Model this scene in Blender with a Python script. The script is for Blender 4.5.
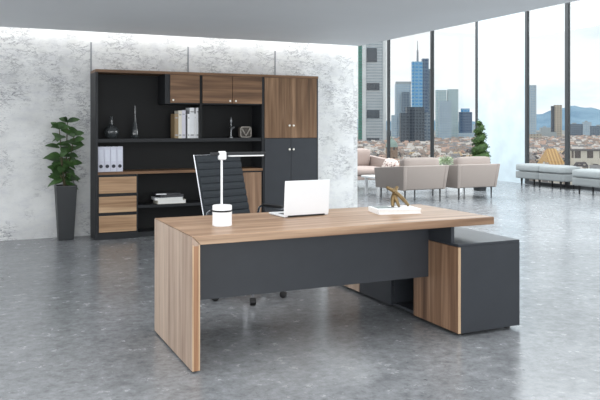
import bpy, bmesh, math, random
from mathutils import Vector, Matrix

for o in list(bpy.data.objects):
    bpy.data.objects.remove(o)
SC = bpy.context.scene
COL = SC.collection
PI = math.pi

# ------------------------------------------------------------------ camera
FPX, HY, CAM_H = 719.8, 127.0, 1.38
TH = math.atan(330.0 / FPX)                      # the camera looks 24.6 degrees to the right of the room's depth axis
cd = bpy.data.cameras.new('camera')
cam = bpy.data.objects.new('camera', cd)
COL.objects.link(cam)
cam.location = (0, 0, CAM_H)
cam.rotation_euler = (PI / 2, 0, -TH)
cd.sensor_width = 36.0
cd.lens = FPX / 600.0 * 36.0
cd.shift_y = -(200.0 - HY) / 600.0
cd.clip_start = 0.1
cd.clip_end = 30000
SC.camera = cam

# ------------------------------------------------------------------ view
SC.view_settings.view_transform = 'Standard'
SC.view_settings.look = 'None'
SC.view_settings.gamma = 1.0
SC.view_settings.use_curve_mapping = False
SC.view_settings.exposure = 0.0

# ------------------------------------------------------------------ sky
W = bpy.data.worlds.new('sky')
SC.world = W
W.use_nodes = True
nt = W.node_tree
nt.nodes.clear()
w_out = nt.nodes.new('ShaderNodeOutputWorld')
w_bg = nt.nodes.new('ShaderNodeBackground')
w_tc = nt.nodes.new('ShaderNodeTexCoord')
w_map = nt.nodes.new('ShaderNodeMapping')
w_map.inputs['Scale'].default_value = (1.0, 1.0, 3.2)
w_map.inputs['Location'].default_value = (0.3, 0.1, 0.0)
w_no = nt.nodes.new('ShaderNodeTexNoise')
w_no.inputs['Scale'].default_value = 4.5
w_no.inputs['Detail'].default_value = 6
w_no.inputs['Roughness'].default_value = 0.55
w_rp = nt.nodes.new('ShaderNodeValToRGB')
w_rp.color_ramp.elements[0].position = 0.34
w_rp.color_ramp.elements[0].color = (0.76, 0.90, 0.97, 1)
w_rp.color_ramp.elements[1].position = 0.48
w_rp.color_ramp.elements[1].color = (0.97, 0.985, 1.0, 1)
nt.links.new(w_tc.outputs['Generated'], w_map.inputs['Vector'])
nt.links.new(w_map.outputs['Vector'], w_no.inputs['Vector'])
nt.links.new(w_no.outputs['Fac'], w_rp.inputs['Fac'])
nt.links.new(w_rp.outputs['Color'], w_bg.inputs['Color'])
w_bg.inputs['Strength'].default_value = 1.12
nt.links.new(w_bg.outputs['Background'], w_out.inputs['Surface'])


# ------------------------------------------------------------------ large area lights
def area(name, loc, rot, sx, sy, watts, color=(1, 1, 1)):
    l = bpy.data.lights.new(name, 'AREA')
    l.shape = 'RECTANGLE'
    l.size, l.size_y, l.energy, l.color = sx, sy, watts, color
    o = bpy.data.objects.new(name, l)
    o.location = loc
    o.rotation_euler = rot
    COL.objects.link(o)
    return o


area('rear_fill', (0.5, -2.5, 1.35), (PI / 2, 0, 0), 8.0, 2.3, 240, (0.96, 0.98, 1.0))  # added fill from the open camera side, no window built there
area('side_fill', (-5.2, 4.0, 1.35), (PI / 2, 0, -PI / 2), 9.0, 2.2, 170, (0.98, 0.99, 1.0))  # added fill from the unseen left, brightens the desk end panel
area('lounge_overhead_fill', (8.9, 12.0, 4.75), (0, 0, 0), 6.5, 18.0, 1250, (0.93, 0.98, 1.0))  # added fill below the upper ceiling, which has no opening
area('front_window_daylight', (12.55, 5.0, 2.2), (PI / 2, 0, PI / 2), 6.5, 4.0, 400, (0.95, 0.99, 1.0))
area('office_overhead_fill', (1.2, 3.6, 2.55), (0, 0, 0), 5.0, 3.4, 90, (1.0, 0.99, 0.98))  # added overhead fill for the dim office, no actual fixture
area('cove_light', (-0.4, 9.27, 2.66), (PI / 2 * 0.75, 0, 0), 11.0, 0.08, 19, (1.0, 0.99, 0.97))


# ------------------------------------------------------------------ helpers: pixels to points on real surfaces at known distance
FWD = Vector((math.sin(TH), math.cos(TH), 0))
RGT = Vector((math.cos(TH), -math.sin(TH), 0))


def at(x, y, w):
    """the point w metres in front of the camera seen at picture position x, y"""
    return Vector((0, 0, CAM_H)) + w * (FWD + RGT * ((x - 300.0) / FPX) + Vector((0, 0, (HY - y) / FPX)))


def proj(p):
    v = Vector(p) - Vector((0, 0, CAM_H))
    w = v.dot(FWD)
    return 300 + FPX * v.dot(RGT) / w, HY - FPX * v.z / w, w


# ------------------------------------------------------------------ helpers: materials
def srgb(r, g, b):
    def f(c):
        c /= 255.0
        return c / 12.92 if c <= 0.04045 else ((c + 0.055) / 1.055) ** 2.4
    return (f(r), f(g), f(b), 1.0)


class NT:
    def __init__(self, name):
        self.m = bpy.data.materials.new(name)
        self.m.use_nodes = True
        self.t = self.m.node_tree
        self.b = self.t.nodes['Principled BSDF']

    def n(self, kind, **kw):
        x = self.t.nodes.new(kind)
        for k, v in kw.items():
            setattr(x, k, v)
        return x

    def l(self, a, b):
        self.t.links.new(a, b)

    def coords(self, scale=(1, 1, 1), rot=(0, 0, 0), src='Object'):
        tc = self.n('ShaderNodeTexCoord')
        mp = self.n('ShaderNodeMapping')
        mp.inputs['Scale'].default_value = scale
        mp.inputs['Rotation'].default_value = rot
        self.l(tc.outputs[src], mp.inputs['Vector'])
        return mp.outputs['Vector']

    def noise(self, vec, scale, detail=4, rough=0.5, dist=0.0):
        x = self.n('ShaderNodeTexNoise')
        x.inputs['Scale'].default_value = scale
        x.inputs['Detail'].default_value = detail
        x.inputs['Roughness'].default_value = rough
        x.inputs['Distortion'].default_value = dist
        if vec is not None:
            self.l(vec, x.inputs['Vector'])
        return x.outputs['Fac']

    def ramp(self, fac, stops):
        x = self.n('ShaderNodeValToRGB')
        e = x.color_ramp.elements
        while len(e) < len(stops):
            e.new(0.5)
        for k, (p, c) in enumerate(stops):
            e[k].position = p
            e[k].color = c if len(c) == 4 else (*c, 1)
        self.l(fac, x.inputs['Fac'])
        return x.outputs['Color']

    def mix(self, fac, a, b, mode='MIX'):
        x = self.n('ShaderNodeMix', data_type='RGBA', blend_type=mode)
        for s, v in ((x.inputs[0], fac), (x.inputs[6], a), (x.inputs[7], b)):
            if hasattr(v, 'is_linked'):
                self.l(v, s)
            else:
                s.default_value = v
        return x.outputs[2]

    def math(self, op, a, b=0.0):
        x = self.n('ShaderNodeMath', operation=op)
        for s, v in ((x.inputs[0], a), (x.inputs[1], b)):
            if hasattr(v, 'is_linked'):
                self.l(v, s)
            else:
                s.default_value = v
        return x.outputs[0]

    def bump(self, h, strength=0.2, dist=0.01):
        x = self.n('ShaderNodeBump')
        x.inputs['Strength'].default_value = strength
        x.inputs['Distance'].default_value = dist
        self.l(h, x.inputs['Height'])
        self.l(x.outputs['Normal'], self.b.inputs['Normal'])

    def set(self, color=None, rough=None, metal=None, spec=None):
        for k, v in (('Base Color', color), ('Roughness', rough), ('Metallic', metal), ('Specular IOR Level', spec)):
            if v is None:
                continue
            if hasattr(v, 'is_linked'):
                self.l(v, self.b.inputs[k])
            else:
                self.b.inputs[k].default_value = v
        return self.m


def plain(name, rgb, rough=0.5, metal=0.0, spec=0.5, vary=0.05, scale=8.0):
    """a smooth surface with a faint procedural mottling"""
    t = NT(name)
    c = srgb(*rgb)
    f = t.noise(t.coords(), scale, 3)
    lo = tuple(x * (1 - vary) for x in c[:3]) + (1,)
    hi = tuple(min(1, x * (1 + vary)) for x in c[:3]) + (1,)
    return t.set(t.ramp(f, [(0.3, lo), (0.7, hi)]), rough, metal, spec)


def walnut(name, axis, dark, mid, light, rough=0.42, scale=1.0):
    """wood with its grain along the given axis"""
    t = NT(name)
    k = {'x': (0.55, 9, 9), 'y': (9, 0.55, 9), 'z': (9, 9, 0.55)}[axis]
    v = t.coords(tuple(a * scale for a in k))
    broad = t.noise(v, 1.3, 3, 0.5, 0.6)
    k2 = {'x': (1.6, 60, 60), 'y': (60, 1.6, 60), 'z': (60, 60, 1.6)}[axis]
    fine = t.noise(t.coords(tuple(a * scale for a in k2)), 1.0, 3, 0.6)
    base = t.ramp(broad, [(0.28, srgb(*dark)), (0.47, srgb(*mid)), (0.70, srgb(*light))])
    streak = t.ramp(fine, [(0.30, (0.62, 0.60, 0.58)), (0.55, (1, 1, 1))])
    t.bump(fine, 0.08, 0.002)
    return t.set(t.mix(0.75, base, streak, 'MULTIPLY'), rough, 0, 0.4)


M = {}
M['dark'] = plain('charcoal_laminate', (33, 35, 38), 0.48, spec=0.35)
M['dark_desk'] = plain('graphite_laminate', (52, 55, 60), 0.42, spec=0.4)
M['black'] = plain('black_plastic', (20, 20, 22), 0.5)
M['shelf_black'] = plain('black_laminate', (19, 20, 21), 0.55, spec=0.3)
M['wood_desk'] = walnut('walnut_grain_along', 'x', (112, 84, 65), (157, 127, 102), (190, 161, 134))
M['wood_leg'] = walnut('walnut_grain_upright', 'z', (142, 119, 104), (170, 148, 131), (192, 171, 153))
M['wood_edge'] = walnut('light_edge_banding', 'z', (176, 146, 116), (194, 165, 134), (212, 184, 152))
M['wood_end'] = walnut('walnut_upright_core', 'z', (136, 98, 70), (160, 120, 90), (180, 140, 106))
M['wood_door'] = walnut('dark_walnut_upright', 'z', (82, 58, 38), (120, 90, 64), (154, 122, 94))
M['wood_flap'] = walnut('dark_walnut_along', 'x', (82, 58, 40), (120, 89, 64), (152, 118, 88))
M['wood_drawer'] = walnut('oak_drawer_grain', 'x', (142, 110, 82), (174, 140, 108), (200, 168, 134))
M['wood_pedestal'] = walnut('walnut_pedestal', 'z', (92, 68, 52), (130, 100, 78), (162, 130, 104))
M['white'] = plain('white_plastic', (238, 239, 240), 0.35, vary=0.01)
M['paper'] = plain('paper', (232, 231, 228), 0.8, vary=0.03, scale=60)
M['silver'] = plain('pale_aluminium', (234, 237, 240), 0.38, 0.15, vary=0.01)
M['chrome'] = plain('polished_chrome', (190, 192, 196), 0.18, 1.0, vary=0.02)
M['mesh'] = plain('charcoal_weave', (44, 49, 54), 0.75, spec=0.25, vary=0.12, scale=120)
M['bronze'] = plain('aged_bronze', (128, 108, 76), 0.42, 0.7, vary=0.2, scale=30)
M['frame'] = plain('window_frame_paint', (56, 59, 62), 0.5)
M['strip'] = plain('grey_joint_strip', (140, 144, 148), .5)
M['pot'] = plain('dark_planter', (40, 43, 46), 0.45)
M['soil'] = plain('potting_soil', (52, 40, 32), 0.95, vary=0.4, scale=60)
M['stem'] = plain('plant_stem', (74, 70, 48), 0.8, vary=0.2, scale=30)
M['brass_knob'] = plain('pale_knob', (244, 240, 230), 0.3, 0.1)


def m_leaf(name, a, b, rough=0.4):
    t = NT(name)
    f = t.noise(t.coords(), 9, 3)
    return t.set(t.ramp(f, [(0.3, srgb(*a)), (0.7, srgb(*b))]), rough)


M['leaf'] = m_leaf('rubber_plant_leaf', (40, 66, 34), (78, 110, 60))
M['box_leaf'] = m_leaf('boxwood_leaf', (34, 58, 22), (62, 90, 36), 0.7)
M['sage_leaf'] = m_leaf('sage_leaf', (120, 142, 100), (196, 204, 182), 0.7)


def m_fabric(name, rgb, vary=0.07):
    t = NT(name)
    v = t.coords()
    f = t.noise(v, 160, 2)
    c = srgb(*rgb)
    t.bump(f, 0.25, 0.003)
    t.b.inputs['Sheen Weight'].default_value = 0.15
    return t.set(t.ramp(f, [(0.3, tuple(x * (1 - vary) for x in c[:3])), (0.7, tuple(min(1, x * (1 + vary)) for x in c[:3]))]), 0.9, 0, 0.2)


M['taupe'] = m_fabric('taupe_upholstery', (150, 140, 134))
M['taupe_light'] = m_fabric('taupe_cushion', (152, 141, 135))
M['pink'] = m_fabric('blush_upholstery', (172, 156, 149))
M['bench'] = m_fabric('grey_upholstery', (140, 144, 145))
M['bench_top'] = m_fabric('pale_grey_upholstery', (158, 163, 164))


def m_floral():
    t = NT('floral_cushion')
    v = t.coords()
    vo = t.n('ShaderNodeTexVoronoi')
    vo.inputs['Scale'].default_value = 24
    t.l(v, vo.inputs['Vector'])
    f = t.noise(v, 22, 3)
    s = t.math('ADD', vo.outputs['Distance'], t.math('MULTIPLY', f, 0.5))
    return t.set(t.ramp(s, [(0.50, srgb(84, 62, 58)), (0.58, srgb(196, 140, 130)), (0.66, srgb(228, 214, 206))]), 0.9)


M['floral'] = m_floral()


def m_marble(name, tint, soft, offset=0.0):
    """pale weathered plaster panels; the same markings return on each 1.27 m panel"""
    t = NT(name)
    tc = t.n('ShaderNodeTexCoord')
    sx = t.n('ShaderNodeSeparateXYZ')
    t.l(tc.outputs['Object'], sx.inputs[0])
    mod = t.math('PINGPONG', t.math('ADD', sx.outputs['X'], -0.132 + offset), 2.54)
    wrap = t.math('FLOORED_MODULO', t.math('ADD', sx.outputs['X'], -0.132 + offset), 1.27)
    cb = t.n('ShaderNodeCombineXYZ')
    t.l(wrap, cb.inputs['X'])
    t.l(sx.outputs['Y'], cb.inputs['Y'])
    t.l(sx.outputs['Z'], cb.inputs['Z'])
    v = cb.outputs[0]
    big = t.noise(v, 2.6, 6, 0.62)
    fine = t.noise(v, 14, 8, 0.7)
    st = t.n('ShaderNodeMapping')
    st.inputs['Scale'].default_value = (0.8, 1.0, 2.0)
    st.inputs['Rotation'].default_value = (0, 0.45, 0)
    t.l(v, st.inputs['Vector'])
    sv = st.outputs['Vector']
    ve = t.noise(sv, 6.5, 10, 0.74, 0.4)
    ridge = t.math('ABSOLUTE', t.math('SUBTRACT', ve, 0.5))
    veins = t.ramp(ridge, [(0.0, (1, 1, 1)), (0.022, (0, 0, 0))])
    gate = t.ramp(t.noise(v, 2.7, 4, 0.6), [(0.46, (0, 0, 0)), (0.60, (1, 1, 1))])
    blot = t.ramp(t.noise(sv, 12, 9, 0.8, 0.6), [(0.55, (0, 0, 0)), (0.61, (1, 1, 1))])
    cloud = t.ramp(t.noise(sv, 5.0, 8, 0.7), [(0.46, (0, 0, 0)), (0.66, (1, 1, 1))])
    marks = t.math('MULTIPLY', gate, t.math('MAXIMUM', veins, t.math('MULTIPLY', blot, 0.8)))
    specks = t.ramp(t.noise(v, 34, 5, 0.7), [(0.64, (0, 0, 0)), (0.72, (1, 1, 1))])
    base = t.ramp(big, [(0.28, srgb(*[c - soft for c in tint])), (0.55, srgb(*tint)), (0.8, srgb(*[min(250, c + 10) for c in tint]))])
    c0 = t.mix(t.math('MULTIPLY', cloud, 0.30), base, srgb(178, 180, 192))
    c1 = t.mix(t.math('MULTIPLY', marks, 0.85), c0, srgb(84, 86, 98))
    c2 = t.mix(t.math('MULTIPLY', specks, 0.4), c1, srgb(136, 136, 142))
    t.bump(fine, 0.08, 0.01)
    return t.set(c2, 0.6, 0, 0.3)


M['marble'] = m_marble('weathered_plaster_panel', (226, 227, 226), 22)
M['pier'] = plain('pale_plaster_pier', (208, 221, 228), 0.6, vary=0.09, scale=2.5)


def m_floor():
    t = NT('polished_concrete')
    v = t.coords()
    big = t.noise(v, 0.8, 5, 0.55, 0.3)
    mid = t.noise(v, 7.0, 9, 0.74)
    grain = t.noise(v, 17, 9, 0.78)
    base = t.ramp(big, [(0.3, srgb(126, 129, 132)), (0.7, srgb(148, 151, 154))])
    c = t.mix(0.8, base, t.ramp(mid, [(0.34, (0.70, 0.70, 0.71)), (0.64, (1.14, 1.14, 1.14))]), 'MULTIPLY')
    c = t.mix(0.85, c, t.ramp(grain, [(0.32, (0.52, 0.52, 0.54)), (0.50, (1, 1, 1)), (0.68, (1.34, 1.34, 1.34))]), 'MULTIPLY')
    pit = t.ramp(t.noise(v, 13, 6, 0.75), [(0.34, (1, 1, 1)), (0.375, (0, 0, 0))])
    gate = t.ramp(t.noise(v, 1.7, 3, 0.6), [(0.45, (0, 0, 0)), (0.6, (1, 1, 1))])
    c = t.mix(t.math('MULTIPLY', t.math('MULTIPLY', pit, gate), 0.8), c, srgb(50, 52, 58))
    chip = t.ramp(t.noise(t.coords((1, 1, 1), (0.3, 0.2, 1)), 42, 4, 0.62), [(0.65, (0, 0, 0)), (0.71, (1, 1, 1))])
    c = t.mix(t.math('MULTIPLY', chip, 0.45), c, srgb(198, 200, 202))
    r = t.ramp(mid, [(0.3, (0.17, 0.17, 0.17)), (0.7, (0.30, 0.30, 0.30))])
    t.bump(t.math('ADD', mid, t.math('MULTIPLY', grain, 0.3)), 0.05, 0.01)
    return t.set(c, r, 0, 0.55)


M['floor'] = m_floor()
M['ceiling'] = plain('painted_ceiling', (222, 225, 228), 0.75, vary=0.02, scale=1.0)


def m_glass(name, tint, gloss=0.06):
    t = NT(name)
    t.t.nodes.remove(t.b)
    o = t.t.nodes['Material Output']
    tr = t.n('ShaderNodeBsdfTransparent')
    tr.inputs['Color'].default_value = tint
    gl = t.n('ShaderNodeBsdfGlossy')
    gl.inputs['Roughness'].default_value = 0.02
    mx = t.n('ShaderNodeMixShader')
    mx.inputs[0].default_value = gloss
    t.l(tr.outputs[0], mx.inputs[1])
    t.l(gl.outputs[0], mx.inputs[2])
    t.l(mx.outputs[0], o.inputs['Surface'])
    return t.m


M['pane'] = m_glass('window_glass', (0.97, 0.985, 0.985, 1), 0.03)


def m_vase():
    t = NT('smoked_glass')
    t.b.inputs['Transmission Weight'].default_value = 0.35
    return t.set(srgb(70, 74, 76), 0.08, 0, 0.8)


M['smoke'] = m_vase()


def facade(name, wall, glass, floor_h=4.0, bay=4.0, fz=0.5, fx=0.6, rough=0.5):
    """rows of windows on a city building"""
    t = NT(name)
    tc = t.n('ShaderNodeTexCoord')
    s = t.n('ShaderNodeSeparateXYZ')
    t.l(tc.outputs['Object'], s.inputs[0])
    z = t.math('LESS_THAN', t.math('FRACT', t.math('DIVIDE', s.outputs['Z'], floor_h * 1.5)), fz)
    h = t.math('ADD', s.outputs['X'], s.outputs['Y'])
    x = t.math('LESS_THAN', t.math('FRACT', t.math('DIVIDE', h, bay * 1.5)), fx)
    f = t.math('MULTIPLY', z, x)
    n = t.noise(t.coords((0.25, 0.25, 0.25)), 1.0, 2)
    g = t.mix(n, srgb(*glass), srgb(*[min(255, int(c * 1.5)) for c in glass]))
    w = t.mix(t.noise(t.coords((0.05, 0.05, 0.05)), 1.0, 3), srgb(*[int(c * 0.9) for c in wall]), srgb(*[min(255, int(c * 1.08)) for c in wall]))
    return t.set(t.mix(f, w, g), rough)


# ------------------------------------------------------------------ helpers: meshes
class MB:
    """collects shapes into one mesh"""

    def __init__(self):
        self.bm = bmesh.new()

    def _merge(self, tb, mi=0):
        for f in tb.faces:
            f.material_index = mi
        me = bpy.data.meshes.new('tmp')
        tb.to_mesh(me)
        tb.free()
        self.bm.from_mesh(me)
        bpy.data.meshes.remove(me)

    def box(self, x0, x1, y0, y1, z0, z1, bev=0.0, seg=1, mi=0, mat=None):
        tb = bmesh.new()
        bmesh.ops.create_cube(tb, size=1.0)
        for v in tb.verts:
            v.co = Vector(((x0 + x1) / 2 + v.co.x * (x1 - x0), (y0 + y1) / 2 + v.co.y * (y1 - y0), (z0 + z1) / 2 + v.co.z * (z1 - z0)))
        if bev > 0:
            bmesh.ops.bevel(tb, geom=list(tb.edges), offset=bev, segments=seg, profile=0.5, affect='EDGES')
        if mat:
            tb.transform(mat)
        self._merge(tb, mi)
        return self

    def hexa(self, bot, top, bev=0.0, seg=1, mi=0):
        """a block from four bottom and four top corners"""
        tb = bmesh.new()
        b = [tb.verts.new(p) for p in bot]
        t = [tb.verts.new(p) for p in top]
        tb.faces.new(b[::-1])
        tb.faces.new(t)
        for i in range(4):
            j = (i + 1) % 4
            tb.faces.new((b[i], b[j], t[j], t[i]))
        bmesh.ops.recalc_face_normals(tb, faces=tb.faces)
        if bev > 0:
            bmesh.ops.bevel(tb, geom=list(tb.edges), offset=bev, segments=seg, profile=0.5, affect='EDGES')
        self._merge(tb, mi)
        return self

    def lathe(self, prof, c=(0, 0, 0), n=24, mi=0, mat=None):
        tb = bmesh.new()
        rings = []
        for r, z in prof:
            if r < 1e-6:
                rings.append([tb.verts.new((0, 0, z))])
            else:
                rings.append([tb.verts.new((r * math.cos(2 * PI * i / n), r * math.sin(2 * PI * i / n), z)) for i in range(n)])
        for a, b in zip(rings, rings[1:]):
            for i in range(n):
                j = (i + 1) % n
                if len(a) == 1 and len(b) == 1:
                    continue
                if len(a) == 1:
                    tb.faces.new((a[0], b[j], b[i]))
                elif len(b) == 1:
                    tb.faces.new((a[i], a[j], b[0]))
                else:
                    tb.faces.new((a[i], a[j], b[j], b[i]))
        if len(rings[0]) > 1:
            tb.faces.new(rings[0][::-1])
        if len(rings[-1]) > 1:
            tb.faces.new(rings[-1])
        bmesh.ops.recalc_face_normals(tb, faces=tb.faces)
        if mat:
            tb.transform(mat)
        bmesh.ops.translate(tb, verts=tb.verts, vec=Vector(c))
        self._merge(tb, mi)
        return self

    def tube(self, pts, rad, n=10, mi=0):
        pts = [Vector(p) for p in pts]
        if not hasattr(rad, '__len__'):
            rad = [rad] * len(pts)
        tb = bmesh.new()
        rings = []
        up = None
        for i, p in enumerate(pts):
            d = (pts[min(i + 1, len(pts) - 1)] - pts[max(i - 1, 0)]).normalized()
            if up is None:
                up = Vector((0, 0, 1)) if abs(d.z) < 0.9 else Vector((1, 0, 0))
            a = d.cross(up).normalized()
            b = a.cross(d).normalized()
            up = b
            rings.append([tb.verts.new(p + rad[i] * (a * math.cos(2 * PI * k / n) + b * math.sin(2 * PI * k / n))) for k in range(n)])
        for r, s in zip(rings, rings[1:]):
            for k in range(n):
                tb.faces.new((r[k], r[(k + 1) % n], s[(k + 1) % n], s[k]))
        tb.faces.new(rings[0][::-1])
        tb.faces.new(rings[-1])
        bmesh.ops.recalc_face_normals(tb, faces=tb.faces)
        self._merge(tb, mi)
        return self

    def prism(self, poly, axis, a0, a1, mi=0, bev=0.0):
        """a polygon drawn in the plane across an axis, pushed along it"""
        tb = bmesh.new()

        def P(u, v, a):
            return {'x': (a, u, v), 'y': (u, a, v), 'z': (u, v, a)}[axis]
        A = [tb.verts.new(P(u, v, a0)) for u, v in poly]
        B = [tb.verts.new(P(u, v, a1)) for u, v in poly]
        tb.faces.new(A)
        tb.faces.new(B[::-1])
        k = len(poly)
        for i in range(k):
            tb.faces.new((A[i], B[i], B[(i + 1) % k], A[(i + 1) % k]))
        bmesh.ops.recalc_face_normals(tb, faces=tb.faces)
        if bev > 0:
            bmesh.ops.bevel(tb, geom=list(tb.edges), offset=bev, segments=1, affect='EDGES')
        self._merge(tb, mi)
        return self

    def faces(self, verts, polys, mi=0):
        tb = bmesh.new()
        v = [tb.verts.new(p) for p in verts]
        for q in polys:
            tb.faces.new([v[i] for i in q])
        self._merge(tb, mi)
        return self

    def soft(self, x0, x1, y0, y1, z0, z1, bev, puff=0.0, seg=4, mi=0, mat=None):
        """an upholstered block: rounded edges, faces swelling a little"""
        tb = bmesh.new()
        bmesh.ops.create_cube(tb, size=1.0)
        bmesh.ops.subdivide_edges(tb, edges=list(tb.edges), cuts=5, use_grid_fill=True)
        hx, hy, hz = (x1 - x0) / 2, (y1 - y0) / 2, (z1 - z0) / 2
        for v in tb.verts:
            u = v.co * 2
            p = Vector((u.x * hx, u.y * hy, u.z * hz))
            q = Vector((max(-hx + bev, min(hx - bev, p.x)), max(-hy + bev, min(hy - bev, p.y)), max(-hz + bev, min(hz - bev, p.z))))
            d = p - q
            if d.length > 1e-9:
                p = q + d.normalized() * bev
            if puff:
                wx, wy, wz = 1 - u.x ** 2, 1 - u.y ** 2, 1 - u.z ** 2
                p.x += puff * u.x * wy * wz * (abs(u.x) > 0.99)
                p.y += puff * u.y * wx * wz * (abs(u.y) > 0.99)
                p.z += puff * u.z * wx * wy * (abs(u.z) > 0.99)
            v.co = p + Vector(((x0 + x1) / 2, (y0 + y1) / 2, (z0 + z1) / 2))
        if mat:
            tb.transform(mat)
        for f in tb.faces:
            f.smooth = True
        self._merge(tb, mi)
        return self

    def build(self, name, mats, parent=None, smooth=False, origin=None):
        me = bpy.data.meshes.new(name)
        if origin is None and parent is not None and parent.get('_w'):
            origin = parent['_w']
        if origin is not None:
            bmesh.ops.translate(self.bm, verts=self.bm.verts, vec=-Vector(origin))
        if smooth:
            for f in self.bm.faces:
                f.smooth = True
        self.bm.to_mesh(me)
        self.bm.free()
        for m in (mats if isinstance(mats, (list, tuple)) else [mats]):
            me.materials.append(m)
        if smooth:
            me.set_sharp_from_angle(angle=math.radians(38))
        o = bpy.data.objects.new(name, me)
        COL.objects.link(o)
        if parent is not None:
            o.parent = parent
            if parent.get('_w'):
                o['_w'] = parent['_w']
        elif origin is not None:
            o.location = origin
        return o


def tag(o, label, cat, group=None, kind=None):
    o['label'] = label
    o['category'] = cat
    if group:
        o['group'] = group
    if kind:
        o['kind'] = kind
    return o


def thing(name, label, cat, loc=(0, 0, 0), rz=0.0, group=None, local=False):
    """an Empty at the thing's base; unless local, its parts are drawn in room coordinates"""
    o = bpy.data.objects.new(name, None)
    o.empty_display_size = 0.1
    COL.objects.link(o)
    o.location = loc
    o.rotation_euler = (0, 0, rz)
    if not local:
        o['_w'] = list(loc)
    return tag(o, label, cat, group)


def copy_tree(o, parent=None):
    c = o.copy()
    COL.objects.link(c)
    if parent is not None:
        c.parent = parent
    for ch in list(o.children):
        copy_tree(ch, c)
    return c


def struct(o):
    o['kind'] = 'structure'
    return o


def one(name, mb, mats, label, cat, origin, group=None, smooth=False):
    """a thing that is a single mesh"""
    return tag(mb.build(name, mats, None, smooth, origin), label, cat, group)


# ================================================================== THE SETTING
struct(MB().box(-6, 12.6, -3, 22.3, -0.25, 0).build('floor', M['floor']))
struct(MB().box(-6, 5.2, -3, 9.25, 2.57, 2.62).build('ceiling', M['ceiling']))
struct(MB().box(-6, 12.6, -3, 22.3, 4.9, 5.1).build('ceiling_upper', M['ceiling']))
struct(MB().box(-6, 5.28, 9.45, 9.7, 0, 4.9).build('wall_back', M['marble']))
struct(MB().box(-6, 5.2, 8.6, 9.449, 2.82, 2.9).build('trim_cove', M['ceiling']))
k = 0
for x in (0.132, 1.402, 2.672, 3.942):
    k += 1
    w = 0.009
    struct(MB().box(x - w, x + w, 9.442, 9.45, 0.0, 2.46).build('trim_%d' % k, M['strip']))
struct(MB().box(-6, 5.28, 9.438, 9.45, 0, 0.03).build('baseboard_back', M['marble']))
struct(MB().box(12.335, 12.40, 13.70, 15.50, 0, 4.9).build('wall_pier', M['pier']))

XW = 12.36


def window(k, y0, y1):
    """one glass bay of the window front, floor to ceiling"""
    f = MB()
    f.box(XW - .035, XW + .035, y0 + .005, y0 + .10, 0, 4.9)
    f.box(XW - .035, XW + .035, y1 - .001, y1 + .03, 0, 4.9) if k in (3, 1) else None
    f.box(XW - .06, XW + .06, y0 + .1, y1, 0, .07)
    f.box(XW - .06, XW + .06, y0 + .1, y1, 4.8, 4.9)
    fr = struct(f.build('window_%d' % k, M['frame']))
    g = MB().box(XW - .012, XW + .012, y0 + .1, y1, .07, 4.8).build('pane', M['pane'], fr)
    return fr


window(1, 20.0, 22.2)
window(2, 17.58, 20.0)
window(3, 15.50, 17.58)
window(4, 12.30, 13.62)
window(5, 11.0, 12.30)
window(6, 9.7, 11.0)
window(7, 8.4, 9.7)
struct(MB().box(XW - .035, XW + .035, 13.62, 13.70, 0, 4.9).build('trim_6', M['frame']))
# the window front turns the corner behind the marble wall
f = MB()
for x in (5.6, 7.8, 10.0, 12.2):
    f.box(x, x + .1, 22.12, 22.28, 0, 4.9)
f.box(5.6, 12.3, 22.14, 22.26, 0, .07).box(5.6, 12.3, 22.14, 22.26, 4.8, 4.9)
fr = struct(f.build('window_8', M['frame']))
for x in (5.7, 7.9, 10.1):
    MB().box(x, x + 2.1, 22.19, 22.21, .07, 4.8).build('pane', M['pane'], fr)

# ================================================================== DESK
DT = 0.768
t = thing('executive_desk', 'large walnut executive desk with upright end panel and graphite front panel', 'desk', (2.2, 4.4, 0))
o = MB()
o.hexa([(1.177, 3.905, DT - .05), (3.245, 3.905, DT - .05), (3.245, 4.805, DT - .05), (1.177, 4.805, DT - .05)],
       [(1.127, 3.905, DT), (3.245, 3.905, DT), (3.245, 4.805, DT), (1.127, 4.805, DT)], 0.003, 2)
o.build('desktop', M['wood_desk'], t)
o = MB().hexa([(1.127, 3.905, .012), (1.174, 3.905, .012), (1.174, 4.805, .012), (1.127, 4.805, .012)],
              [(1.127, 3.905, DT - .003), (1.174, 3.905, DT - .05), (1.174, 4.805, DT - .05), (1.127, 4.805, DT - .003)], 0.002, 1)
leg = o.build('side_panel', M['wood_leg'], t)
e = MB().box(1.133, 1.168, 3.9025, 3.906, .014, DT - .055)
e.build('front_edge', M['wood_end'], leg)
for x in (1.1285, 1.1645):
    MB().box(x, x + .008, 3.9015, 3.906, .014, DT - .05).build('edge_banding', M['wood_edge'], leg)['label'] = 'pale edge strip'
for y in (3.95, 4.76):
    MB().lathe([(.018, 0), (.02, .013)], (1.151, y, 0), 16).build('foot', M['black'], t)
MB().box(1.1742, 2.9062, 4.19, 4.215, .338, DT - .05).build('modesty_panel', M['dark_desk'], t)['label'] = 'graphite front panel'
MB().box(2.908, 2.932, 3.93, 4.75, .6105, DT - .05).build('support_panel', M['dark_desk'], t)

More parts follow.
